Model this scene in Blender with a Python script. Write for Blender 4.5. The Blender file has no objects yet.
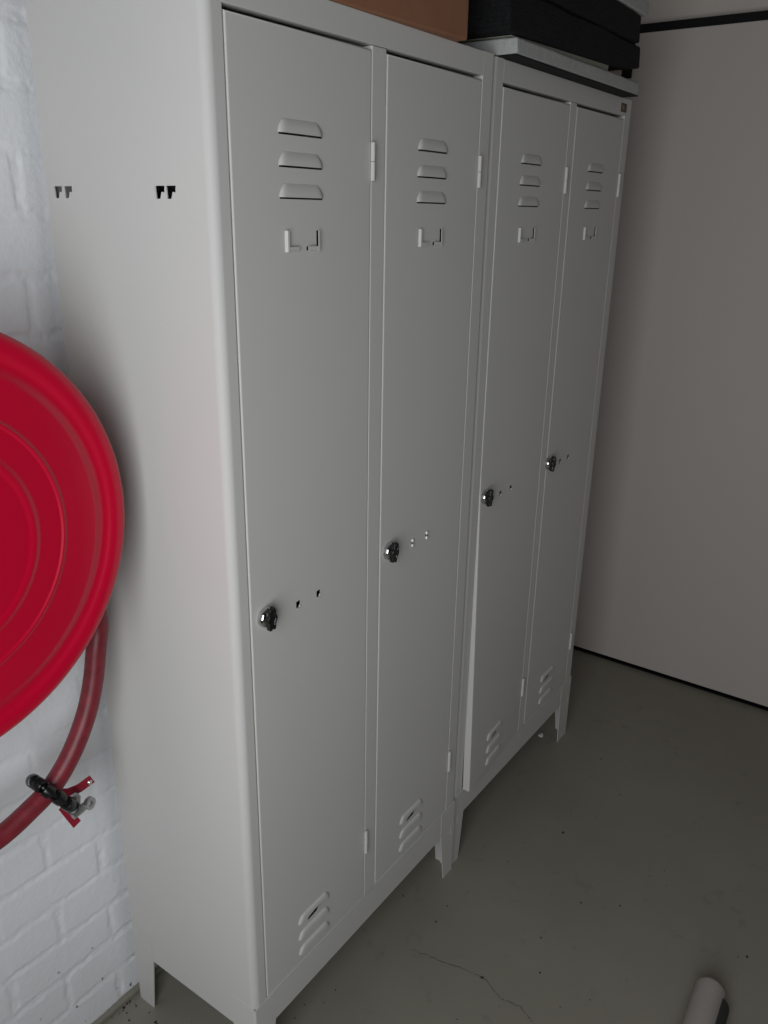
import bpy, bmesh, math, random
from mathutils import Vector, Matrix
C = bpy.context.scene.collection
random.seed(7)

# ------------------------------------------------------------------ materials
def mat(name, col, rough=.5, metal=0., noise=0., nscale=8., bump=0., bscale=200., spec=.5, coat=0.):
    m = bpy.data.materials.new(name); m.use_nodes = True
    nt = m.node_tree; b = nt.nodes['Principled BSDF']
    b.inputs['Base Color'].default_value = (*col, 1)
    b.inputs['Roughness'].default_value = rough; b.inputs['Metallic'].default_value = metal
    b.inputs['Specular IOR Level'].default_value = spec
    b.inputs['Coat Weight'].default_value = coat
    tc = nt.nodes.new('ShaderNodeTexCoord')
    if noise:
        n = nt.nodes.new('ShaderNodeTexNoise'); n.inputs['Scale'].default_value = nscale; n.inputs['Detail'].default_value = 5
        nt.links.new(tc.outputs['Object'], n.inputs['Vector'])
        r = nt.nodes.new('ShaderNodeMapRange'); r.inputs['From Min'].default_value = .3; r.inputs['From Max'].default_value = .7
        r.inputs['To Min'].default_value = 1 - noise; r.inputs['To Max'].default_value = 1 + noise
        nt.links.new(n.outputs['Fac'], r.inputs['Value'])
        v = nt.nodes.new('ShaderNodeVectorMath'); v.operation = 'SCALE'; v.inputs[0].default_value = col
        nt.links.new(r.outputs['Result'], v.inputs['Scale']); nt.links.new(v.outputs[0], b.inputs['Base Color'])
    if bump:
        n2 = nt.nodes.new('ShaderNodeTexNoise'); n2.inputs['Scale'].default_value = bscale; n2.inputs['Detail'].default_value = 3
        nt.links.new(tc.outputs['Object'], n2.inputs['Vector'])
        bp = nt.nodes.new('ShaderNodeBump'); bp.inputs['Strength'].default_value = bump; bp.inputs['Distance'].default_value = .002
        nt.links.new(n2.outputs['Fac'], bp.inputs['Height']); nt.links.new(bp.outputs[0], b.inputs['Normal'])
    return m

M_lock = mat('locker_paint', (.615, .598, .568), .5, noise=.012, nscale=3, bump=.08, bscale=500, spec=.16)
M_white = mat('white_wall_paint', (.84, .84, .83), .6, noise=.02, nscale=6, bump=.3, bscale=160)
M_panel = mat('panel_board', (.52, .46, .418), .6, noise=.012, nscale=2, spec=.3)
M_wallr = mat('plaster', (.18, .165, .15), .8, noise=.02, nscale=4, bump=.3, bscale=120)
M_wallp = mat('plaster_light', (.60, .53, .47), .8, noise=.02, nscale=4, bump=.3, bscale=120)
M_ceil = mat('ceiling_paint', (.12, .115, .11), .9, noise=.01)
M_black = mat('black_metal', (.008, .008, .009), .6, spec=.15)
M_red = mat('red_lacquer', (.54, .001, .026), .30, noise=.02, nscale=3, spec=.5)
M_redb = mat('red_bracket', (.30, .012, .03), .4)
M_hose = mat('red_rubber', (.21, .018, .028), .42, noise=.2, nscale=60, bump=.1, bscale=300)
M_roll = mat('black_plastic', (.010, .010, .010), .25)
M_chrome = mat('chrome', (.62, .61, .60), .12, metal=1)
M_glint = mat('glint_stud', (.97, .97, .95), .5, metal=.6)
M_zinc = mat('zinc', (.45, .45, .45), .35, metal=.9, noise=.1, nscale=80)
M_brass = mat('brass', (.55, .38, .14), .3, metal=1)
M_card = mat('cardboard', (.27, .12, .062), .8, noise=.06, nscale=25, bump=.2, bscale=90)
M_tape = mat('packing_tape', (.27, .155, .09), .3)
M_foam = mat('pale_foam', (.48, .48, .46), .95, noise=.08, nscale=90, bump=.9, bscale=420, spec=.2)
M_foamg = mat('felt_grey_green', (.30, .30, .25), .95, noise=.1, nscale=90, bump=.8, bscale=400, spec=.2)
M_tube = mat('light_grey_plastic', (.36, .33, .30), .45, noise=.04, nscale=30)
M_dark = mat('dark_matte', (.03, .03, .028), .7)
M_scrap = mat('white_scrap', (.8, .8, .76), .8)
M_crack = mat('dirt_in_crack', (.07, .065, .055), .9)
M_crumb = mat('crumb', (.02, .02, .018), .9)
M_badge = mat('badge_black', (.012, .012, .010), .35)
M_gold = mat('badge_gold', (.28, .16, .05), .4)
M_badr = mat('badge_red', (.10, .022, .01), .4)

# black mats: layered, ribbed rubber foam
def mats_material():
    m = mat('black_mat_foam', (.010, .010, .0105), .85, noise=.45, nscale=140, spec=.25)
    nt = m.node_tree; b = nt.nodes['Principled BSDF']
    tc = nt.nodes.new('ShaderNodeTexCoord')
    w = nt.nodes.new('ShaderNodeTexWave'); w.bands_direction = 'Z'; w.inputs['Scale'].default_value = 45
    w.inputs['Distortion'].default_value = 3; w.inputs['Detail'].default_value = 3; w.inputs['Detail Scale'].default_value = 3
    nt.links.new(tc.outputs['Object'], w.inputs['Vector'])
    n = nt.nodes.new('ShaderNodeTexNoise'); n.inputs['Scale'].default_value = 350; n.inputs['Detail'].default_value = 4
    nt.links.new(tc.outputs['Object'], n.inputs['Vector'])
    a = nt.nodes.new('ShaderNodeMath'); a.operation = 'ADD'
    ws = nt.nodes.new('ShaderNodeMath'); ws.operation = 'MULTIPLY'; ws.inputs[1].default_value = .25; nt.links.new(w.outputs['Fac'], ws.inputs[0])
    nt.links.new(ws.outputs[0], a.inputs[0]); nt.links.new(n.outputs['Fac'], a.inputs[1])
    bp = nt.nodes.new('ShaderNodeBump'); bp.inputs['Strength'].default_value = 1; bp.inputs['Distance'].default_value = .003
    nt.links.new(a.outputs[0], bp.inputs['Height']); nt.links.new(bp.outputs[0], b.inputs['Normal'])
    return m
M_mat = mats_material()

# painted concrete floor: mottled grey-green with small dark specks
def floor_material():
    m = mat('painted_concrete', (.2, .2, .18), .42, bump=.12, bscale=60, spec=.35)
    nt = m.node_tree; b = nt.nodes['Principled BSDF']; L = nt.links.new
    tc = nt.nodes.new('ShaderNodeTexCoord')
    n = nt.nodes.new('ShaderNodeTexNoise'); n.inputs['Scale'].default_value = 2.2; n.inputs['Detail'].default_value = 8; n.inputs['Roughness'].default_value = .6
    L(tc.outputs['Object'], n.inputs['Vector'])
    cr = nt.nodes.new('ShaderNodeValToRGB')
    cr.color_ramp.elements[0].position = .3; cr.color_ramp.elements[0].color = (.245, .228, .185, 1)
    cr.color_ramp.elements[1].position = .7; cr.color_ramp.elements[1].color = (.285, .266, .218, 1)
    L(n.outputs['Fac'], cr.inputs['Fac'])
    # scuffs
    s = nt.nodes.new('ShaderNodeTexNoise'); s.inputs['Scale'].default_value = 14; s.inputs['Detail'].default_value = 6; s.inputs['Distortion'].default_value = 1.5
    L(tc.outputs['Object'], s.inputs['Vector'])
    sr = nt.nodes.new('ShaderNodeMapRange'); sr.inputs['From Min'].default_value = .62; sr.inputs['From Max'].default_value = .78
    sr.inputs['To Min'].default_value = 1; sr.inputs['To Max'].default_value = .78
    L(s.outputs['Fac'], sr.inputs['Value'])
    # specks
    v = nt.nodes.new('ShaderNodeTexVoronoi'); v.inputs['Scale'].default_value = 26; v.inputs['Randomness'].default_value = 1
    L(tc.outputs['Object'], v.inputs['Vector'])
    vr = nt.nodes.new('ShaderNodeMapRange'); vr.inputs['From Min'].default_value = .03; vr.inputs['From Max'].default_value = .07
    vr.inputs['To Min'].default_value = .35; vr.inputs['To Max'].default_value = 1
    L(v.outputs['Distance'], vr.inputs['Value'])
    sel = nt.nodes.new('ShaderNodeSeparateColor'); L(v.outputs['Color'], sel.inputs[0])
    gt = nt.nodes.new('ShaderNodeMath'); gt.operation = 'LESS_THAN'; gt.inputs[1].default_value = .80; L(sel.outputs[0], gt.inputs[0])
    mx = nt.nodes.new('ShaderNodeMath'); mx.operation = 'MAXIMUM'; L(vr.outputs[0], mx.inputs[0]); L(gt.outputs[0], mx.inputs[1])
    mu = nt.nodes.new('ShaderNodeMath'); mu.operation = 'MULTIPLY'; L(mx.outputs[0], mu.inputs[0]); L(sr.outputs[0], mu.inputs[1])
    sc = nt.nodes.new('ShaderNodeVectorMath'); sc.operation = 'SCALE'
    L(cr.outputs['Color'], sc.inputs[0]); L(mu.outputs[0], sc.inputs['Scale']); L(sc.outputs[0], b.inputs['Base Color'])
    return m
M_floor = floor_material()

# painted brick: dirt splashes low down on the wall
def brick_material():
    m = mat('painted_brick', (.84, .845, .86), .55, bump=.55, bscale=110, spec=.4)
    nt = m.node_tree; b = nt.nodes['Principled BSDF']; L = nt.links.new
    tc = nt.nodes.new('ShaderNodeTexCoord'); sp = nt.nodes.new('ShaderNodeSeparateXYZ'); L(tc.outputs['Object'], sp.inputs[0])
    n = nt.nodes.new('ShaderNodeTexNoise'); n.inputs['Scale'].default_value = 55; n.inputs['Detail'].default_value = 3; L(tc.outputs['Object'], n.inputs['Vector'])
    z = nt.nodes.new('ShaderNodeMapRange'); z.inputs['From Min'].default_value = 0; z.inputs['From Max'].default_value = .42
    z.inputs['To Min'].default_value = .655; z.inputs['To Max'].default_value = .80; L(sp.outputs['Z'], z.inputs['Value'])
    g = nt.nodes.new('ShaderNodeMath'); g.operation = 'SUBTRACT'; L(n.outputs['Fac'], g.inputs[0]); L(z.outputs[0], g.inputs[1])
    r = nt.nodes.new('ShaderNodeMapRange'); r.inputs['From Min'].default_value = 0; r.inputs['From Max'].default_value = .04; L(g.outputs[0], r.inputs['Value'])
    mx = nt.nodes.new('ShaderNodeMix'); mx.data_type = 'RGBA'; mx.inputs['A'].default_value = (.87, .875, .89, 1); mx.inputs['B'].default_value = (.10, .095, .085, 1)
    L(r.outputs[0], mx.inputs['Factor']); L(mx.outputs['Result'], b.inputs['Base Color'])
    return m
M_brick = brick_material()

# ------------------------------------------------------------------ helpers
def obj(name, bm, m, parent=None, smooth=False, sharp=None):
    me = bpy.data.meshes.new(name); bmesh.ops.recalc_face_normals(bm, faces=bm.faces) if sharp != 'keep' else None
    bm.to_mesh(me); bm.free()
    for x in (m if isinstance(m, (list, tuple)) else [m]): me.materials.append(x)
    if smooth:
        for p in me.polygons: p.use_smooth = True
        try: me.set_sharp_from_angle(angle=math.radians(smooth if smooth is not True else 35))
        except Exception: pass
    o = bpy.data.objects.new(name, me); C.objects.link(o)
    if smooth and sharp is None:
        wn = o.modifiers.new('WeightedNormal', 'WEIGHTED_NORMAL'); wn.keep_sharp = True; wn.weight = 90
    if parent is not None: o.parent = parent
    return o
def empty(name, label, cat, loc=(0, 0, 0), group=None):
    o = bpy.data.objects.new(name, None); C.objects.link(o); o.location = loc; o.empty_display_size = .05
    return tag(o, label, cat, group)
def tag(o, label, cat, group=None):
    o['label'] = label; o['category'] = cat
    if group: o['group'] = group
    return o
def struct(name, bm, m, **k):
    o = obj(name, bm, m, **k); o['kind'] = 'structure'; return o
def box(bm, x0, x1, y0, y1, z0, z1, bev=0., seg=2, mi=0):
    vs = [bm.verts.new(p) for p in ((x0,y0,z0),(x1,y0,z0),(x1,y1,z0),(x0,y1,z0),(x0,y0,z1),(x1,y0,z1),(x1,y1,z1),(x0,y1,z1))]
    fs = [bm.faces.new([vs[i] for i in q]) for q in ((0,3,2,1),(4,5,6,7),(0,1,5,4),(1,2,6,5),(2,3,7,6),(3,0,4,7))]
    for f in fs: f.material_index = mi
    if bev:
        es = list({e for f in fs for e in f.edges})
        bmesh.ops.bevel(bm, geom=es, offset=bev, segments=seg, profile=.5, affect='EDGES')
    return vs
def B(): return bmesh.new()
def prism_z(bm, poly, z0, z1):
    a = [bm.verts.new((x, y, z0)) for x, y in poly]; b = [bm.verts.new((x, y, z1)) for x, y in poly]
    n = len(poly)
    for i in range(n): bm.faces.new((a[i], a[(i+1) % n], b[(i+1) % n], b[i]))
    bm.faces.new(a[::-1]); bm.faces.new(b)
def plate(bm, poly, f, g):
    """polygon given in 2-D, mapped by f (front) and g (back) to 3-D"""
    a = [bm.verts.new(f(*p)) for p in poly]; b = [bm.verts.new(g(*p)) for p in poly]; n = len(poly)
    for i in range(n): bm.faces.new((a[i], a[(i+1) % n], b[(i+1) % n], b[i]))
    bm.faces.new(a[::-1]); bm.faces.new(b)
def lathe(bm, prof, origin, axis, seg=64, lob=None):
    """prof = (radius, along); axis unit vector"""
    ax = Vector(axis).normalized(); t = Vector((0, 0, 1)) if abs(ax.z) < .9 else Vector((1, 0, 0))
    u = ax.cross(t).normalized(); v = ax.cross(u); o = Vector(origin); rings = []
    for k, (r, h) in enumerate(prof):
        ring = []
        if r < 1e-6: ring = [bm.verts.new(o + ax*h)]
        else:
            for i in range(seg):
                a = 2*math.pi*i/seg; rr = r * (1 + (lob(k, a) if lob else 0))
                ring.append(bm.verts.new(o + ax*h + u*math.cos(a)*rr + v*math.sin(a)*rr))
        rings.append(ring)
    for A, D in zip(rings, rings[1:]):
        if len(A) == 1 and len(D) == 1: continue
        for i in range(seg):
            j = (i+1) % seg
            if len(A) == 1: bm.faces.new((A[0], D[j], D[i]))
            elif len(D) == 1: bm.faces.new((A[i], A[j], D[0]))
            else: bm.faces.new((A[i], A[j], D[j], D[i]))
def catmull(P, n=12):
    P = [Vector(p) for p in P]; Q = [2*P[0]-P[1]] + P + [2*P[-1]-P[-2]]; out = []
    for i in range(1, len(Q)-2):
        for k in range(n):
            t = k/n; a, b, c, d = Q[i-1:i+3]
            out.append(.5*((2*b) + (c-a)*t + (2*a-5*b+4*c-d)*t*t + (3*b-a-3*c+d)*t**3))
    out.append(P[-1]); return out
def tube(bm, pts, r, seg=20, cap=True):
    pts = [Vector(p) for p in pts]; rings = []; n = None
    for i, p in enumerate(pts):
        t = (pts[min(i+1, len(pts)-1)] - pts[max(i-1, 0)]).normalized()
        if n is None:
            n = t.cross(Vector((0, 1, 0.01))).normalized()
        n = (n - t*n.dot(t)).normalized(); b = t.cross(n); rr = r[i] if isinstance(r, list) else r
        rings.append([bm.verts.new(p + n*math.cos(2*math.pi*k/seg)*rr + b*math.sin(2*math.pi*k/seg)*rr) for k in range(seg)])
    for A, D in zip(rings, rings[1:]):
        for i in range(seg): bm.faces.new((A[i], A[(i+1) % seg], D[(i+1) % seg], D[i]))
    if cap: bm.faces.new(rings[0][::-1]); bm.faces.new(rings[-1])

# ------------------------------------------------------------------ room shell
WY = .357           # face of the brick wall behind the lockers
XR = 1.960          # face of the wall to the right
XL, YF, ZC = -1.12, -5.0, 2.9
bm = B(); box(bm, XL-.1, XR+.1, YF-.1, WY+.1, -.1, 0); struct('floor', bm, M_floor)
bm = B(); box(bm, XL-.1, XR+.1, YF-.1, WY+.1, ZC, ZC+.1); struct('ceiling', bm, M_ceil)
bm = B(); box(bm, XR, XR+.1, YF, WY, 0, ZC); struct('wall_right', bm, M_wallp)
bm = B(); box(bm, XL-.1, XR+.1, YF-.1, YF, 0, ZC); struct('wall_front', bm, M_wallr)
# left wall with the window opening the daylight comes through
WIN = (-1.38, -.24, .55, 2.05)
bm = B(); box(bm, XL-.1, XL, YF, WIN[0], 0, ZC); box(bm, XL-.1, XL, WIN[1], WY+.1, 0, ZC)
box(bm, XL-.1, XL, WIN[0], WIN[1], 0, WIN[2]); box(bm, XL-.1, XL, WIN[0], WIN[1], WIN[3], ZC)
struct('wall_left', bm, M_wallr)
bm = B(); t = .05
box(bm, XL-.09, XL-.03, WIN[0], WIN[0]+t, WIN[2], WIN[3], .004); box(bm, XL-.09, XL-.03, WIN[1]-t, WIN[1], WIN[2], WIN[3], .004)
box(bm, XL-.09, XL-.03, WIN[0]+t, WIN[1]-t, WIN[2], WIN[2]+t, .004); box(bm, XL-.09, XL-.03, WIN[0]+t, WIN[1]-t, WIN[3]-t, WIN[3], .004)
struct('window_1', bm, M_white)

# painted brick wall: real relief where it can be seen
def hsh(i, j, s=0):
    v = math.sin(i*127.1 + j*311.7 + s*74.7) * 43758.5453; return v - math.floor(v)
def vnoise(x, y, s=0):
    i, j = math.floor(x), math.floor(y); fx, fy = x-i, y-j; fx = fx*fx*(3-2*fx); fy = fy*fy*(3-2*fy)
    return (hsh(i,j,s)*(1-fx)+hsh(i+1,j,s)*fx)*(1-fy) + (hsh(i,j+1,s)*(1-fx)+hsh(i+1,j+1,s)*fx)*fy
H_, L_, Z0 = .0845, .208, .005
def relief(x, z):
    wob = (vnoise(x*35, z*35, 1)-.5)*.006 + (vnoise(x*120, z*120, 2)-.5)*.004
    k = math.floor((z-Z0)/H_); dz = (z-Z0) - k*H_; dz = min(dz, H_-dz) + wob
    ox = -.032 if k % 2 == 0 else -.136
    ox += (hsh(k, 5)-.5)*.010
    u = (x-ox) / L_; du = abs(u - round(u)) * L_ + (vnoise(x*40, z*40, 3)-.5)*.006
    jw = .0036
    def s(d):
        t = max(0., min(1., (d - jw) / .0055)); return t*t*(3-2*t)
    f = min(s(dz), s(du))
    bi = hsh(k, math.floor(u+.5), 9)
    mort = (vnoise(x*150, z*150, 4)-.5)*.0018 + (vnoise(x*60, z*60, 6)-.5)*.0014
    return f*(.0020 + bi*.0006 + (vnoise(x*18, z*18, 7)-.5)*.0012) + (1-f)*(mort + .0006)
def grid_wall(bm, x0, x1, z0, z1, st):
    nx = int((x1-x0)/st); nz = int((z1-z0)/st); rows = []
    for j in range(nz+1):
        z = z0 + (z1-z0)*j/nz
        rows.append([bm.verts.new((x0+(x1-x0)*i/nx, WY+.003-relief(x0+(x1-x0)*i/nx, z), z)) for i in range(nx+1)])
    for j in range(nz):
        for i in range(nx): bm.faces.new((rows[j][i], rows[j][i+1], rows[j+1][i+1], rows[j+1][i]))
bm = B(); grid_wall(bm, -.62, .06, 0, 2.0, .0034); box(bm, XL-.1, XR+.1, WY+.006, WY+.1, 0, ZC)
grid_wall(bm, XL, -.62, 0, ZC, .011); grid_wall(bm, .06, XR, 0, ZC, .011); grid_wall(bm, -.62, .06, 2.0, ZC, .011)
struct('wall_back', bm, M_brick, smooth=60, sharp='keep')
bm = B(); box(bm, XL, XR, WY-.010, WY+.004, 0, .012, .003); struct('baseboard_back', bm, M_floor)

# white board wall panel with black rail to the right (a sliding door standing just off the floor)
PX = 1.912
bm = B(); box(bm, PX, PX+.040, -1.35, WY-.012, .016, 2.041, .001, 1); d = struct('door_1', bm, M_panel)
bm = B(); box(bm, PX+.004, PX+.046, -1.9, WY-.012, 2.040, 2.065, .001, 1); struct('trim_1', bm, M_black)
bm = B(); box(bm, PX-.006, PX-.0005, .209, .240, 1.924, 2.060, .001, 1); struct('trim_2', bm, M_black)
bm = B(); box(bm, PX+.002, PX+.042, -1.9, WY-.012, 0, .005); struct('gap_shade', bm, M_black)  # added black strip, paints in the shade of the gap under the door

# ------------------------------------------------------------------ lockers
ZT, ZB, ZBASE, H, D = 1.7625, .208, .1348, 1.80, .337
def arc_profile(x0, x1, s, r=.013, t=.018):
    """plan of a side sheet folded round into the front post; s=1 left side, -1 right side"""
    e = x0 if s == 1 else x1; P = [(e, D)]
    for k in range(9):
        a = math.pi/2*k/8
        P.append((e + s*(r - r*math.cos(a)), r - r*math.sin(a)))
    f = x1 if s == 1 else x0
    P += [(f - s*.002, 0), (f - s*.0006, .0006), (f, .002), (f, t), (e + s*.016, t), (e + s*.002, .030), (e + s*.002, D)]
    return P if s == 1 else P[::-1]
def gamma(y, z, w=.0180, h=.0155):
    """the punched hook hole in the side sheet (seen from the left, y runs right to left)"""
    return [(y, z), (y-w, z), (y-w+.001, z-h*.52), (y-w*.66, z-h*.46), (y-w*.48, z-h), (y-.001, z-h)]
def sheet(bm, outer, holes, mapf):
    es = []
    for poly in [outer] + holes:
        vs = [bm.verts.new(mapf(*p)) for p in poly]
        es += [bm.edges.new((vs[i], vs[(i+1) % len(vs)])) for i in range(len(vs))]
    bmesh.ops.triangle_fill(bm, use_beauty=True, edges=es)
def door_mesh(w, h, card=True, hole_dx=(.0, .05), t=.018, r=.0026, slash=True, twist=0., hole_w=.0085):
    """local frame: x 0..w, z 0..h (z measured from the floor: ZB..), y 0 = front face"""
    bm = B(); zb = ZB+.001; zt = zb + h
    holes = []
    lv = []                                     # louvres
    x0 = LV['x']
    for zz in (1.6335, 1.594, 1.555): lv.append((x0, zz, False))
    for i, zz in enumerate((.302, .265, .229)): lv.append((x0, zz, i == 0))
    Wl, Hl, De = .090, .0175, .0040
    for lx, lz, sl in lv:
        P = []
        n = 8
        if lz > 1: P += [(lx + Wl - .0012, lz - .0021), (lx + .0012, lz - .0021)]
        for k in range(n+1): v = k/n; P.append((lx + .011*v*v + .0008, lz + Hl*v*.94))
        for k in range(n, -1, -1): v = k/n; P.append((lx + Wl - .011*v*v - .0008, lz + Hl*v*.94))
        if sl: P += [(lx+.058, lz), (lx+.053, lz-.0070), (lx+.028, lz-.0095), (lx+.026, lz)]
        holes.append(P)
        NU, NV = 40, 12; grid = []
        for j in range(NV+1):
            v = j/NV; ins = .011*v*v; row = []
            for i in range(NU+1):
                u = i/NU; hh = (1 - abs(2*u-1)**12); g = (1 - v**(7 if lz < 1 else 2.6))
                row.append(bm.verts.new((lx + ins + u*(Wl-2*ins), -De*hh*g, lz + Hl*v)))
            grid.append(row)
        for j in range(NV):
            for i in range(NU):
                if sl and ((j in (0, 1) and 11 <= i <= 22) or (j == 2 and 14 <= i <= 26) or (j == 3 and 17 <= i <= 27)): continue
                bm.faces.new((grid[j][i], grid[j][i+1], grid[j+1][i+1], grid[j+1][i]))
    hx, hz = LV['hole']
    for dx in hole_dx:
        a, b = hx+dx-hole_w/2, hx+dx+hole_w/2
        holes.append([(a, hz-.006), (a, hz+.0045), (a+.0012, hz+.0055), (b, hz+.0062), (b, hz-.0050), (b-.0012, hz-.006)])
    cx = x0 + .0088; ct, cb = 1.5130, 1.4852; tb = .0058; ft = .0068
    holes.append([(cx+.001, ct), (cx+tb, ct), (cx+tb, cb+ft), (cx+.0285, cb+ft), (cx+.0285, cb+.001), (cx+.001, cb+.001)])
    q = cx + .0722
    holes.append([(q-.001, ct), (q-.001, cb+.001), (q-.0276, cb+.001), (q-.0276, cb+ft), (q-tb, cb+ft), (q-tb, ct)])
    sheet(bm, [(r, zb+r), (w-r, zb+r), (w-r, zt-r), (r, zt-r)], holes, lambda x, z: (x, 0, z))
    # folded edge round the sheet
    rings = []
    for k in range(6):
        if k < 5:
            a = math.pi/2*k/4; ins = r - r*math.sin(a); y = r - r*math.cos(a)
        else: ins, y = 0, t
        rings.append([bm.verts.new(p) for p in ((ins, y, zb+ins), (w-ins, y, zb+ins), (w-ins, y, zt-ins), (ins, y, zt-ins))])
    for A, Bq in zip(rings, rings[1:]):
        for i in range(4): bm.faces.new((A[i], A[(i+1) % 4], Bq[(i+1) % 4], Bq[i]))
    # back return flange
    R2 = [bm.verts.new(p) for p in ((.02, t, zb+.02), (w-.02, t, zb+.02), (w-.02, t, zt-.02), (.02, t, zt-.02))]
    for i in range(4): bm.faces.new((rings[-1][i], rings[-1][(i+1) % 4], R2[(i+1) % 4], R2[i]))
    # card-holder tabs pressed out of the sheet
    return bm, cx, q, (ct, cb, tb, ft)
def twist_fn(w, amt):
    def f(x, y, z):
        k = max(0, (1.02 - z) / (1.02 - ZB)); return y - amt * (1 - x/w) * k
    return f
LV = {}
def card_holder(cx, q, d, fn):
    ct, cb, tb, ft = d; bm = B(); p = .0040; e = .0006
    def slab(poly):                              # poly of (x, y, z); gives sheet thickness e
        a = [bm.verts.new(v) for v in poly]; b = [bm.verts.new((v[0], v[1]+e, v[2])) for v in poly]; n = len(poly)
        for i in range(n): bm.faces.new((a[i], a[(i+1) % n], b[(i+1) % n], b[i]))
        bm.faces.new(a[::-1]); bm.faces.new(b)
    for s, o in ((1, cx), (-1, q)):
        slab([(o, -.0002, cb), (o, -.0002, ct), (o+s*.0022, -p, ct), (o+s*.0022, -p, cb)])
        slab([(o+s*.0022, -p, cb), (o+s*.0022, -p, ct), (o+s*tb, -p, ct), (o+s*tb, -p, cb)])
        slab([(o+s*.0022, -.0002, cb), (o+s*.0268, -.0002, cb), (o+s*.0268, -p*.8, cb+.0022), (o+s*.0022, -p, cb+.0022)])
        slab([(o+s*.0022, -p, cb+.0022), (o+s*.0268, -p*.8, cb+.0022), (o+s*.0268, -p*.8, cb+ft), (o+s*.0022, -p, cb+ft)])
    return bm
def knob_mesh(turn):
    bm = B()
    lathe(bm, [(r, -h) for r, h in [(0, 0), (.0160, .0), (.0166, -.0010), (.0160, -.0060), (.0150, -.0095), (.0120, -.0118), (0, -.0122)]], (0, 0, 0), (0, -1, 0), 48)
    n0 = len(bm.faces); n1 = len(bm.verts); lob = lambda k, a: .13*math.cos(6*a + turn)
    lathe(bm, [(r, -h) for r, h in [(0, -.0090), (.0160, -.0090), (.0185, -.0105), (.0185, -.0165), (.0172, -.0178), (.0120, -.0178), (.0100, -.0165), (0, -.0165)]], (0, 0, 0), (0, -1, 0), 72, lob)
    bm.faces.ensure_lookup_table(); bm.verts.ensure_lookup_table()
    for f in bm.faces[n0:]: f.material_index = 1
    for v in bm.verts[n1:]: v.co.x *= .52
    bm.transform(Matrix.Rotation(turn*.4, 4, 'Y'))
    return bm
def leg(parent, ex, ey, sx, sy, wt, wb, yt, yb):
    """folded L-shaped foot; ex,ey = outer corner; sx,sy = direction inwards"""
    bm = B(); t = .0022; zt = .205; q = .0005
    ax = ex - sx*q; ay = ey - sy*q
    def front(x, z): return (ax + sx*x, ay, z)
    def frontb(x, z): return (ax + sx*x, ay + sy*t, z)
    # front flange with a small slot
    sl0, sl1 = .017, .0215
    P = [(.003, 0), (wb, 0), (wt, ZBASE+.01), (wt, zt), (.003, zt)]
    slot = [(sl0, .118), (sl1, .118), (sl1, .139), (sl0, .139)]
    sheet(bm, P, [slot], front); sheet(bm, P, [slot], frontb)
    for i in range(5):
        a, b = P[i], P[(i+1) % 5]; bm.faces.new([bm.verts.new(v) for v in (front(*a), front(*b), frontb(*b), frontb(*a))])
    for i in range(4):
        a, b = slot[i], slot[(i+1) % 4]; bm.faces.new([bm.verts.new(v) for v in (front(*a), front(*b), frontb(*b), frontb(*a))])
    P2 = [(0.003, 0), (yb, 0), (yt, ZBASE), (yt, ZBASE+.0) , (yt, zt), (0.003, zt)]
    P2 = [(0.003, 0), (yb, 0), (yt, ZBASE), (yt, zt), (0.003, zt)]
    plate(bm, P2, lambda y, z: (ax, ay + sy*y, z), lambda y, z: (ax + sx*t, ay + sy*y, z))
    # rounded fold
    n = 5; R = .003; ring = []
    for k in range(n+1):
        a = math.pi/2*k/n; ring.append((ax + sx*(R - R*math.cos(a)), ay + sy*(R - R*math.sin(a))))
    lo = [bm.verts.new((x, y, 0)) for x, y in ring]; hi = [bm.verts.new((x, y, zt)) for x, y in ring]
    for k in range(n): bm.faces.new((lo[k], lo[k+1], hi[k+1], hi[k]))
    bmesh.ops.remove_doubles(bm, verts=bm.verts, dist=.00005)
    return obj('leg', bm, M_lock, parent)

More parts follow.
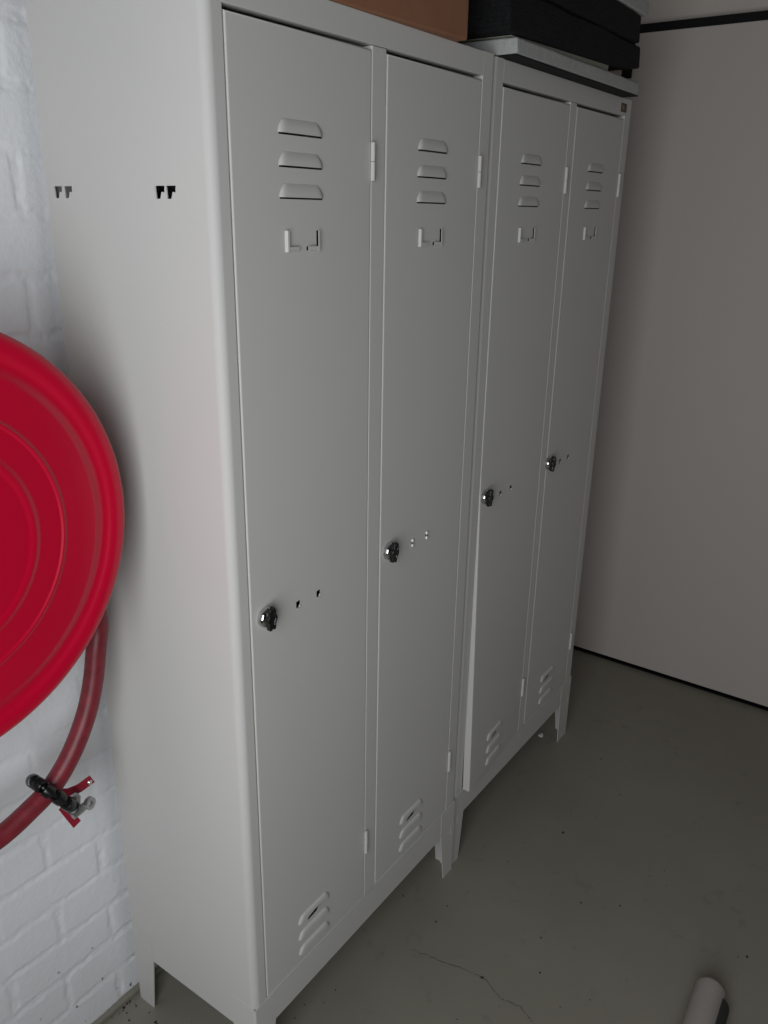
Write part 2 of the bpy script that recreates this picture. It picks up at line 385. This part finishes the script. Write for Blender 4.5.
def locker(X, Y, cols, Wd, label, knobs, holes_shiny, badge=None, turn=0, side_holes=True):
    """cols = (left opening x0,x1),(x0,x1) relative to X"""
    root = empty('metal_locker', label, 'locker', (X, Y, 0), 'lockers standing in a row against the brick wall')
    (a0, a1), (b0, b1) = cols
    # body -------------------------------------------------------------
    bm = B()
    prof = arc_profile(0, a0, 1)
    if side_holes:
        # front post + fold, then the pierced side sheet behind it
        P = prof[:]; P[0] = (0, .016); P[-1] = (.002, .030); P[-2] = (.002, .030)
        P = [(0, .016)] + prof[1:-2] + [(.002, .030), (.002, .016)]
        P = [(0, .020)] + prof[1:-3] + [(.016, .018), (.002, .020)]
        prism_z(bm, P, ZBASE, H)
        hs = [gamma(y, 1.5655) for y in (.3190, .2960, .1043, .0835)]
        for xx in (0, .0018):
            sheet(bm, [(.020, ZBASE), (D, ZBASE), (D, H), (.020, H)], hs, lambda y, z, xx=xx: (xx, y, z))
        for hpoly in hs:
            for i in range(len(hpoly)):
                p, q = hpoly[i], hpoly[(i+1) % len(hpoly)]
                bm.faces.new([bm.verts.new(v) for v in ((0, *p), (0, *q), (.0018, *q), (.0018, *p))])
        bm.faces.new([bm.verts.new(v) for v in ((0, .02, ZBASE), (.0018, .02, ZBASE), (.0018, D, ZBASE), (0, D, ZBASE))])
        bm.faces.new([bm.verts.new(v) for v in ((0, .02, H), (.0018, .02, H), (.0018, D, H), (0, D, H))])
    else:
        prism_z(bm, prof, ZBASE, H)
    prism_z(bm, arc_profile(b1, Wd, -1), ZBASE, H)
    box(bm, a0-.001, b1+.001, 0, .018, ZT, H, .0015)                  # header
    box(bm, a0-.001, b1+.001, 0, .018, ZBASE, ZB, .0012)              # sill
    box(bm, a1, b0, .0, .018, ZB-.004, ZT-.0005, .0018)               # middle post
    box(bm, (a1+b0)/2-.001, (a1+b0)/2+.001, .018, D-.002, ZBASE+.003, H-.003)   # partition
    box(bm, .001, Wd-.001, .012, D, H-.003, H-.0005)                  # top
    box(bm, .001, Wd-.001, .012, D, ZBASE, ZBASE+.003)                # bottom
    box(bm, .001, Wd-.001, D-.002, D, ZBASE, H-.0005)                 # back
    box(bm, .002, Wd-.002, .03, D-.003, 1.44, 1.443)                  # hat shelf
    body = obj('body', bm, M_lock, root, smooth=30)
    # legs ---------------------------------------------------------------
    leg(root, 0, 0, 1, 1, .052, .036, .058, .044); leg(root, Wd, 0, -1, 1, *((.064, .043) if side_holes else (.072, .064)), .050, .034)
    leg(root, 0, D, 1, -1, .052, .036, .058, .044); leg(root, Wd, D, -1, -1, .052, .036, .058, .044)
    # doors --------------------------------------------------------------
    for n, (c0, c1) in enumerate(cols):
        gl, gr, gt = .0022, .0012, .0062
        w = (c1-gr) - (c0+gl); h = (ZT-gt) - (ZB+.001)
        LV['x'] = (knobs[n][2]) - c0 - gl; LV['hole'] = (knobs[n][1]-c0-gl, .951)
        tw = knobs[n][3]
        bm, cx, q, dd = door_mesh(w, h)
        if tw:
            for pc, pn in [((0, 0, 1.02 - .045*i), (0, 0, 1)) for i in range(18)] + [((w*i/7, 0, 0), (1, 0, 0)) for i in range(1, 7)]:
                bmesh.ops.bisect_plane(bm, geom=bm.verts[:]+bm.edges[:]+bm.faces[:], plane_co=pc, plane_no=pn)
            f = twist_fn(w, tw)
            for v in bm.verts: v.co.y = f(*v.co)
        door = obj('door', bm, M_lock, root, smooth=40); door.location = (c0+gl, 0, 0)
        f = twist_fn(w, tw)
        obj('card_holder', card_holder(cx, q, dd, f), M_lock, door)
        kx = knobs[n][0]-c0-gl; kz = .961 if X == 0 else .964
        k = obj('knob', knob_mesh(knobs[n][4]), [M_chrome, M_roll], door, smooth=40); k.location = (kx, f(kx, 0, kz), kz); k['label'] = 'chrome turn knob with a black lobed face'
        for dx in (0, .05):
            hx = LV['hole'][0]+dx
            if holes_shiny[n]:  # added near-white studs, painting the bright glints in the door holes
                for dz in (.0045, -.0055):
                    bm = B(); lathe(bm, [(.0, 0), (.0030, .0006), (.0039, .002), (.0040, .004), (0, .0042)], (hx+.0004, -.0034, .951+dz), (0, 1, 0), 20)
                    o = obj('rivet', bm, M_glint, door, smooth=50); o['label'] = 'small near-white stud standing in for a glint'
            else:
                bm = B(); plate(bm, [(-.0035, -.0062), (.0043, -.0066), (.0043, -.0010), (.0026, -.0046), (-.0030, -.0052)],
                                lambda x, z: (hx+x, -.0016, .950+z), lambda x, z: (hx+x, .0014, .950+z))
                obj('hole_lip', bm, M_lock, door)
        # hinges -------------------------------------------------------
        for z0 in (.3215, 1.582):
            bm = B()
            for i in (0, 1):
                za = z0 + i*.0268; lathe(bm, [(0, 0), (.0030, 0), (.0036, .0006), (.0036, .0258), (.0030, .0264), (0, .0264)], (c1-.0004, -.0030, za), (0, 0, 1), 20)
            box(bm, c1-.0010, c1+.0006, -.0030, .004, z0+.001, z0+.0525)
            obj('hinge', bm, M_lock, root, smooth=40)
    if badge:
        bm = B(); bx, bz, bw, bh = badge
        box(bm, bx, bx+bw, -.0012, .0005, bz, bz+bh, .0004, 1)
        bd = obj('maker_plate', bm, M_badge, root); bd['label'] = 'small dark maker plate'
        bm = B(); box(bm, bx+bw*.16, bx+bw*.36, -.0016, -.0011, bz+bh*.25, bz+bh*.8); box(bm, bx+bw*.36, bx+bw*.5, -.0016, -.0011, bz+bh*.4, bz+bh*.6); obj('emblem', bm, M_gold, bd)
        bm = B(); box(bm, bx+bw*.62, bx+bw*.9, -.0016, -.0011, bz+bh*.18, bz+bh*.84); obj('emblem', bm, M_badr, bd)
    return root

A = locker(0, 0, ((.0300, .3231), (.3581, .6455)), .6915,
    'light grey metal two-door locker in front, nearest the red hose reel, carrying the cardboard box',
    ((.0610, .1375, .1185, 0, .0), (.3855, .4655, .4480, 0, .35)), (False, True))
XB = .6945
Bl = locker(XB, .006, ((.7324-XB, 1.0351-XB), (1.0682-XB, 1.3513-XB)), 1.399-XB,
    'light grey metal locker at the far end, left door bulging low down, under foam mats',
    ((.7530-XB, .8290-XB, .8240-XB, .019, .2), (1.0770-XB, 1.1520-XB, 1.1570-XB, 0, .5)), (False, False), badge=(1.322-XB, 1.770, .034, .019), side_holes=False)

# ------------------------------------------------------------------ on top of the lockers
def soft_slab(x0, x1, y0, y1, z0, z1, r=.006, amp=.0015, n=60, rot=0., sag=0., top=0.):
    """rounded slab with a slightly wavy edge"""
    bm = B(); box(bm, x0, x1, y0, y1, z0, z1, r, 3)
    es = [e for e in bm.edges if abs((e.verts[0].co-e.verts[1].co).x) > .1]
    bmesh.ops.subdivide_edges(bm, edges=es, cuts=n, use_grid_fill=True)
    es = [e for e in bm.edges if abs((e.verts[0].co-e.verts[1].co).y) > .1]
    bmesh.ops.subdivide_edges(bm, edges=es, cuts=16, use_grid_fill=True)
    for v in bm.verts:
        x, y, z = v.co; s = (vnoise(x*14, z*90, int(x0*99)) - .5); s2 = (vnoise(y*14, z*90, 3)-.5)
        v.co.y += amp*2*s
        if x > x1-.02 or x < x0+.02: v.co.x += amp*2*s2
        if z > (z0+z1)/2: v.co.z += amp*(vnoise(x*12, y*12, 8)-.5)
        if sag and z < (z0+z1)/2 + 1e-4:
            t_ = (x-x0)/(x1-x0); v.co.z += sag*(t_*.62 if t_ < .78 else .484 + (t_-.78)/.22*.516)
        if top: v.co.z += top*(x-x0)/(x1-x0) if z > (z0+z1)/2 else 0
    if rot: bmesh.ops.rotate(bm, cent=(x0, y0, 0), matrix=Matrix.Rotation(rot, 3, 'Z'), verts=bm.verts)
    return bm
g = 'sheets and mats piled on the far locker'
fs = tag(obj('foam_sheet', soft_slab(.7077, 1.330, -.0295, .315, 1.8024, 1.8290, .004, .0012), M_foam, smooth=50),
    'pale foam sheet at the bottom of the pile, lying directly on the far locker', 'foam sheet', g)
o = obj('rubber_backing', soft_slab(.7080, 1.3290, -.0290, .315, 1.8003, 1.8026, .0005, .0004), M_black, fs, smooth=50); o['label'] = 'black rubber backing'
tag(obj('felt_sheet', soft_slab(.700, 1.150, -.022, .30, 1.8296, 1.8306, .0003, .0, top=.0115), M_foamg, smooth=50),
    'thin short grey-green sheet sandwiched under the black mats', 'felt sheet', g)
tag(obj('foam_mat', soft_slab(.672, 1.314, -.030, .30, 1.8312, 1.9015, .005, .003, sag=.025), M_mat, smooth=50),
    'lower of two thick black foam mats piled on the far locker', 'mat', g)
tag(obj('foam_mat', soft_slab(.680, 1.292, -.034, .30, 1.9035, 1.9585, .005, .003), M_mat, smooth=50),
    'upper of two thick black foam mats, just under the topmost pale sheet', 'mat', g)
tag(obj('foam_sheet', soft_slab(.690, 1.318, -.036, .30, 1.9605, 1.9890, .004, .0012), M_foam, smooth=50),
    'pale foam sheet topmost of the pile, above the black mats', 'foam sheet', g)

# cardboard box
def cardboard_box():
    root = empty('cardboard_box', 'closed brown cardboard box standing on the nearer locker', 'box', (.088, .008, 1.8))
    root.rotation_euler = (0, 0, math.radians(-3.4))
    w, d, h = .468, .30, .21
    bm = B(); box(bm, 0, w, 0, d, 0, h, .004, 3)
    es = [e for e in bm.edges if abs((e.verts[0].co-e.verts[1].co).x) > .1]
    bmesh.ops.subdivide_edges(bm, edges=es, cuts=30, use_grid_fill=True)
    for v in bm.verts:
        if v.co.z < .02: v.co.z += .0000
        v.co.y += (vnoise(v.co.x*9, v.co.z*9, 2)-.5)*.002*(1 if v.co.y < .1 else 0)
    obj('carton', bm, M_card, root, smooth=50)
    for y0, y1 in ((0.001, d/2-.001), (d/2+.001, d-.001)):
        bm = B(); box(bm, .001, w-.001, y0, y1, h-.0005, h+.003, .001, 1); obj('flap', bm, M_card, root)
    bm = B(); box(bm, -.0006, w+.0006, d/2-.024, d/2+.024, h+.003, h+.0036); box(bm, w+.0002, w+.0008, d/2-.024, d/2+.024, h-.06, h+.0036)
    box(bm, -.0008, -.0002, d/2-.024, d/2+.024, h-.06, h+.0036)
    o = obj('tape', bm, M_tape, root); o['label'] = 'brown packing tape'
    return root
cardboard_box()

# ------------------------------------------------------------------ fire hose reel
RC = Vector((-.335, .15, 1.151)); RR = .279
reel = empty('hose_reel', 'round red fire hose reel on the white brick wall beside the nearer locker', 'fire hose reel', (RC.x, WY, RC.z))
def rl(name, bm, m, parent=None, **k):
    o = obj(name, bm, m, parent or reel, **k)
    if parent is None: o.matrix_parent_inverse = Matrix.Translation((-RC.x, -WY, -RC.z))
    return o
def disc(y, s, k=1.):
    # profile: radius, height towards the room
    pr = [(0, .004), (.060, .004), (.070, .0035), (.075, .001), (.078, .0008), (.125, .0008), (.129, .0015), (.133, .0032), (.137, .0032), (.141, .0012), (.145, .0006),
          (.172, .0006), (.174, .0010), (.1755, .0026), (.1775, .0030), (.1795, .0024), (.181, .0004), (.184, .0), (.205, .0), (.226, .0), (.230, -.0006), (.2345, -.0024),
          (.240, -.0038), (.246, -.0034), (.2505, -.0008), (.255, .0016), (.260, .0026), (.266, .0028), (.271, .0020), (.2750, .0002), (.2780, -.0030), (.279, -.0050), (.2785, -.0085),
          (.2765, -.0082), (.2760, -.0042), (.268, .0008), (.262, .0010), (.2555, -.0010), (.249, -.0055), (.236, -.0055), (.2, -.0018), (.1, -.0015), (0, -.0015)]
    pr = [(a*k, b) for a, b in pr]
    bm = B(); lathe(bm, pr, (RC.x, y, RC.z), (0, -s, 0), 160); return bm
rl('reel_disc', disc(RC.y, 1), M_red, smooth=50)
rl('reel_disc', disc(.318, -1, .78), M_red, smooth=50)
bm = B(); lathe(bm, [(0, 0), (.115, 0), (.115, .15), (0, .15)], (RC.x, .158, RC.z), (0, 1, 0), 64); rl('drum', bm, M_red, smooth=40)
bm = B(); lathe(bm, [(0, 0), (.030, 0), (.034, .004), (.034, .02), (0, .02)], (RC.x, .146, RC.z), (0, -1, 0), 40); o = rl('hub', bm, M_black, smooth=40); o['label'] = 'black hub cap'
bm = B(); box(bm, RC.x-.05, RC.x+.05, .329, WY+.002, RC.z-.14, RC.z+.14, .004); rl('wall_bracket', bm, M_redb)
# hose coiled on the drum, leaving below the disc on the right
hp = []
for k in range(0, 96):
    a = -math.pi*2*k/24*1.0 + math.radians(-15) + math.pi*2*4; yy = .19 + .095*(k % 48)/48 if k < 48 else .285 - .06*(k-48)/48
    rr = .137 if k < 48 else .173
    hp.append((RC.x + rr*math.cos(a), yy, RC.z + rr*math.sin(a)))
hp = hp[:93]
tail = [(-.130, .225, 1.060), (-.080, .240, 1.010), (-.0572, .249, .9289), (-.0656, .250, .8754), (-.0778, .250, .8226), (-.0974, .250, .7712), (-.130, .250, .7195), (-.1695, .250, .6807), (-.2122, .250, .6611), (-.2642, .252, .6444), (-.33, .255, .640), (-.42, .262, .650), (-.50, .27, .69)]
hose = catmull(hp[::2] , 4)
bm = B(); tube(bm, hose, .0165, 16); rl('coiled_hose', bm, M_hose, smooth=60)
bm = B(); tube(bm, catmull(tail, 10), .0160, 24)
rl('hose', bm, M_hose, smooth=60)
bm = B(); e = Vector(tail[-1]); dd = (e - Vector(tail[-2])).normalized(); lathe(bm, [(0, 0), (.021, 0), (.021, .03), (.014, .04), (.010, .09), (.012, .10), (0, .10)], e - dd*.01, dd, 32)
o = rl('nozzle', bm, M_brass, smooth=40); o['label'] = 'brass nozzle'
# roller guide round the hose
GC = Vector((-.1765, .249, .672)); td = Vector((-.72, 0, -.69)).normalized()     # local hose direction
gu = Vector((.55, 0, -.835)).normalized(); gv = Vector((0, -1, 0))
guide = bpy.data.objects.new('hose_guide', None); C.objects.link(guide); guide.parent = reel; guide.location = GC - Vector((RC.x, WY, RC.z)); guide.empty_display_size = .02
def gp(name, bm, m, **k):
    o = obj(name, bm, m, guide, **k); o.matrix_parent_inverse = Matrix.Translation(-GC); return o
ring = []
for k in range(48):
    a = 2*math.pi*k/48; ring.append(GC + gu*(math.cos(a)*.0480+.010) + gv*math.sin(a)*.027)
bm = B(); tube(bm, ring + [ring[0]], .0035, 10, False); gp('guide_ring', bm, M_roll, smooth=60)
for k in range(12):
    a = 2*math.pi*(k+.5)/12; c = GC + gu*(math.cos(a)*.0480+.010) + gv*math.sin(a)*.027
    tdir = (-gu*math.sin(a)*.0480 + gv*math.cos(a)*.027).normalized()
    bm = B(); lathe(bm, [(0, -.0078), (.0080, -.0084), (.0100, -.0074), (.0108, -.0040), (.0108, .0040), (.0100, .0074), (.0080, .0084), (0, .0078)], c, tdir, 20)
    gp('roller', bm, M_roll, smooth=50)
def flat_bar(pts, w, t, up):
    bm = B(); pts = [Vector(p) for p in pts]; up = Vector(up).normalized(); R = []
    for i, p in enumerate(pts):
        d_ = (pts[min(i+1, len(pts)-1)] - pts[max(i-1, 0)]).normalized(); s_ = d_.cross(up).normalized(); n_ = s_.cross(d_)
        R.append([bm.verts.new(p + s_*a + n_*b) for a, b in ((-w/2, -t/2), (w/2, -t/2), (w/2, t/2), (-w/2, t/2))])
    for a, b in zip(R, R[1:]):
        for i in range(4): bm.faces.new((a[i], a[(i+1) % 4], b[(i+1) % 4], b[i]))
    bm.faces.new(R[0][::-1]); bm.faces.new(R[-1]); return bm
gp('guide_arm', flat_bar([(-.176, .268, .655), (-.158, .266, .648), (-.140, .262, .640), (-.124, .252, .645), (-.104, .245, .654)], .017, .003, (0, 1, 0)), M_redb)
gp('guide_arm', flat_bar([(-.152, .262, .622), (-.146, .256, .604), (-.1385, .250, .583)], .015, .003, (0, 1, 0)), M_redb)
bm = B(); lathe(bm, [(0, 0), (.0045, 0), (.0045, .002), (.003, .0035), (0, .0035)], (-.110, .2445, .6515), (0, -1, 0), 16); gp('rivet', bm, M_chrome, smooth=40)
bm = B()
lathe(bm, [(.0050, 0), (.0105, 0), (.0105, .007), (.0050, .007), (.0050, 0)], (-.119, .242, .617), (.2, -1, .1), 28)
tube(bm, [(-.150, .240, .612), (-.134, .240, .614), (-.125, .242, .616)], .0065, 12)
lathe(bm, [(0, 0), (.010, 0), (.010, .006), (0, .006)], (-.142, .244, .640), (0, -1, 0), 6)
lathe(bm, [(0, 0), (.005, 0), (.005, .006), (0, .006)], (-.142, .238, .640), (0, -1, 0), 12)
box(bm, -.150, -.132, .241, .245, .608, .645, .001, 1)
o = gp('clamp', bm, M_zinc, smooth=40); o['label'] = 'zinc clamp with bolt'

# ------------------------------------------------------------------ things low down
# pale tube end poking into view near the camera
def floor_tube():
    root = empty('tube_leg', 'pale grey round-ended tube on the floor at the bottom right corner', 'tube', (.50, -.628, 0))
    a = Vector((.712, -.6240, .034)); b = Vector((.26, -.6440, .034)); d_ = (a-b).normalized(); R = .030; T = Matrix.Translation((-.50, .628, 0))
    bm = B(); prof = [(0, 0), (R*.96, 0), (R, .004)]
    Ln = (a-b).length - R
    prof += [(R, Ln), (R*.985, Ln+R*.22)] + [(R*math.cos(t), Ln + R*.05 + R*.68*math.sin(t)) for t in [math.pi/2*k/10 for k in range(3, 10)]] + [(0, Ln+R*.74)]
    lathe(bm, prof, b, d_, 48); o = obj('tube', bm, M_tube, root, smooth=40); o.matrix_parent_inverse = T
    bm = B(); lathe(bm, [(p_, q_ - .02 if q_ > .1 else q_) for p_, q_ in prof], b + Vector((0, -.013, -.012)), d_, 48); o = obj('dark_edge', bm, M_dark, root, smooth=40); o.matrix_parent_inverse = T; o['label'] = 'dark edge along the tube'  # second dark tube beside the pale one, offset sideways and down
    for x_ in (.28, .50):
        bm = B(); box(bm, x_, x_+.04, -.637-.045+(x_-.5)*.07, -.637+.045+(x_-.5)*.07, 0, .008, .002); o = obj('foot_pad', bm, M_dark, root); o.matrix_parent_inverse = T
floor_tube()

bm = B(); bmesh.ops.create_icosphere(bm, subdivisions=2, radius=.008)
for v in bm.verts: v.co *= 1 + (hsh(v.co.x*900, v.co.y*700, 3)-.5)*.5; v.co.z *= .55; v.co.x *= 1.3
o = obj('paper_scrap', bm, M_scrap, smooth=60); o.location = (1.332, .060, .0042)
tag(o, 'tiny white scrap lying on the floor under the far locker', 'scrap')

# crumbs and dirt
bm = B()
spots = []
def crumb(x, y, r):
    m = Matrix.Translation((x, y, r*.3)) @ Matrix.Rotation(random.random()*6, 4, 'Z') @ Matrix.Diagonal((1, .4+random.random()*.6, .5, 1))
    bmesh.ops.create_icosphere(bm, subdivisions=1, radius=r, matrix=m)
CR = CRUMBS = [
    (1.3357, -0.1362, 0.0030),
    (1.0657, -0.1565, 0.0025),
    (0.9726, -0.1741, 0.0045),
    (0.7780, -0.3062, 0.0030),
    (0.8246, -0.3848, 0.0030),
    (0.8414, -0.6483, 0.0025),
    (0.8533, -0.6645, 0.0030),
    (0.6288, -0.2728, 0.0030),
    (0.5436, -0.3107, 0.0025),
    (0.5258, -0.0572, 0.0030),
    (0.9519, -0.4537, 0.0020),
    (0.4585, -0.2155, 0.0040),
    (0.5442, 0.0475, 0.0035),
    (0.5809, -0.0534, 0.0020),
    (0.6965, 0.0259, 0.0030),
    (0.6924, 0.0087, 0.0030),
    (0.6434, -0.0716, 0.0020),
    (1.0839, -0.2212, 0.0020),
    (1.0477, -0.3557, 0.0015),
    (0.7927, -0.1046, 0.0020),
    (0.8791, -0.1093, 0.0020),
    (1.5007, -0.1986, 0.0020),
    (1.2110, -0.2415, 0.0020),
    (1.2021, -0.4654, 0.0015),
    (0.5458, -0.4235, 0.0020),
]
for x, y, r in CR: crumb(x, y, r)
for _ in range(60):
    a = random.random(); crumb(-.01 - .16*random.random()**1.3, .345 - .11*random.random()**2, .0012+.0022*random.random()**2)
for _ in range(26): crumb(.0+.26*random.random(), .34 - .33*random.random(), .0010+.0014*random.random())
o = obj('floor_dirt', bm, M_crumb); o['kind'] = 'stuff'; tag(o, 'dark crumbs and dirt scattered on the grey floor', 'dirt')
# hairline crack in the floor paint
cp = [
    (0.4312, -0.0535),
    (0.4372, -0.0971),
    (0.4517, -0.1599),
    (0.4566, -0.1920),
    (0.4601, -0.2219),
    (0.4387, -0.2693),
    (0.4447, -0.3125),
    (0.4339, -0.3359),
    (0.4299, -0.3491),
]
bm = B(); pr = None
pts = []
for (a, b) in zip(cp, cp[1:]):
    for k in range(8):
        t = k/8; pts.append((a[0]*(1-t)+b[0]*t + (random.random()-.5)*.004, a[1]*(1-t)+b[1]*t + (random.random()-.5)*.004))
for i, (x, y) in enumerate(pts):
    j = min(i+1, len(pts)-1); k = max(i-1, 0); d_ = Vector((pts[j][0]-pts[k][0], pts[j][1]-pts[k][1])).normalized(); w = .0002 + .0007*hsh(i, 4)
    l, r_ = bm.verts.new((x - d_.y*w, y + d_.x*w, .0004)), bm.verts.new((x + d_.y*w, y - d_.x*w, .0004))
    if pr: bm.faces.new((pr[0], pr[1], r_, l))
    pr = (l, r_)
struct('floor_crack', bm, M_crack)

# ------------------------------------------------------------------ light
def area(name, loc, rot, sx, sy, p, col):
    l = bpy.data.lights.new(name, 'AREA'); l.shape = 'RECTANGLE'; l.size = sx; l.size_y = sy; l.energy = p; l.color = col
    o = bpy.data.objects.new(name, l); C.objects.link(o); o.location = loc; o.rotation_euler = rot; return o
area('daylight', (XL-.025, (WIN[0]+WIN[1])/2, (WIN[2]+WIN[3])/2), (0, math.radians(-90), 0), WIN[3]-WIN[2]-.1, WIN[1]-WIN[0]-.1, 21, (.93, .97, 1.0))
w = bpy.data.worlds.new('World'); bpy.context.scene.world = w; w.use_nodes = True
w.node_tree.nodes['Background'].inputs[0].default_value = (.75, .85, 1, 1); w.node_tree.nodes['Background'].inputs[1].default_value = .6

# ------------------------------------------------------------------ camera
cam = bpy.data.cameras.new('Camera'); co = bpy.data.objects.new('Camera', cam); C.objects.link(co)
yaw, pit, rol = 0.957900, -0.349742, 0.016835
F_PX = 822.67
ca, sa, cb, sb, cc, sc = math.cos(yaw), math.sin(yaw), math.cos(pit), math.sin(pit), math.cos(rol), math.sin(rol)
fw = Vector((sa*cb, ca*cb, sb)); rt = Vector((ca, -sa, 0)); up = rt.cross(fw)
r2 = rt*cc + up*sc; u2 = -rt*sc + up*cc
Mx = Matrix((r2, u2, -fw)).transposed().to_4x4(); Mx.translation = Vector((-0.74787, -0.78658, 1.53881))
co.matrix_world = Mx
cam.sensor_fit = 'VERTICAL'; cam.sensor_height = 36; cam.lens = F_PX/1024*36; cam.clip_start = .02
S = bpy.context.scene; S.camera = co
S.view_settings.view_transform = 'Standard'; S.view_settings.look = 'None'; S.view_settings.gamma = 1; S.view_settings.exposure = 0.0
S.view_settings.use_curve_mapping = False
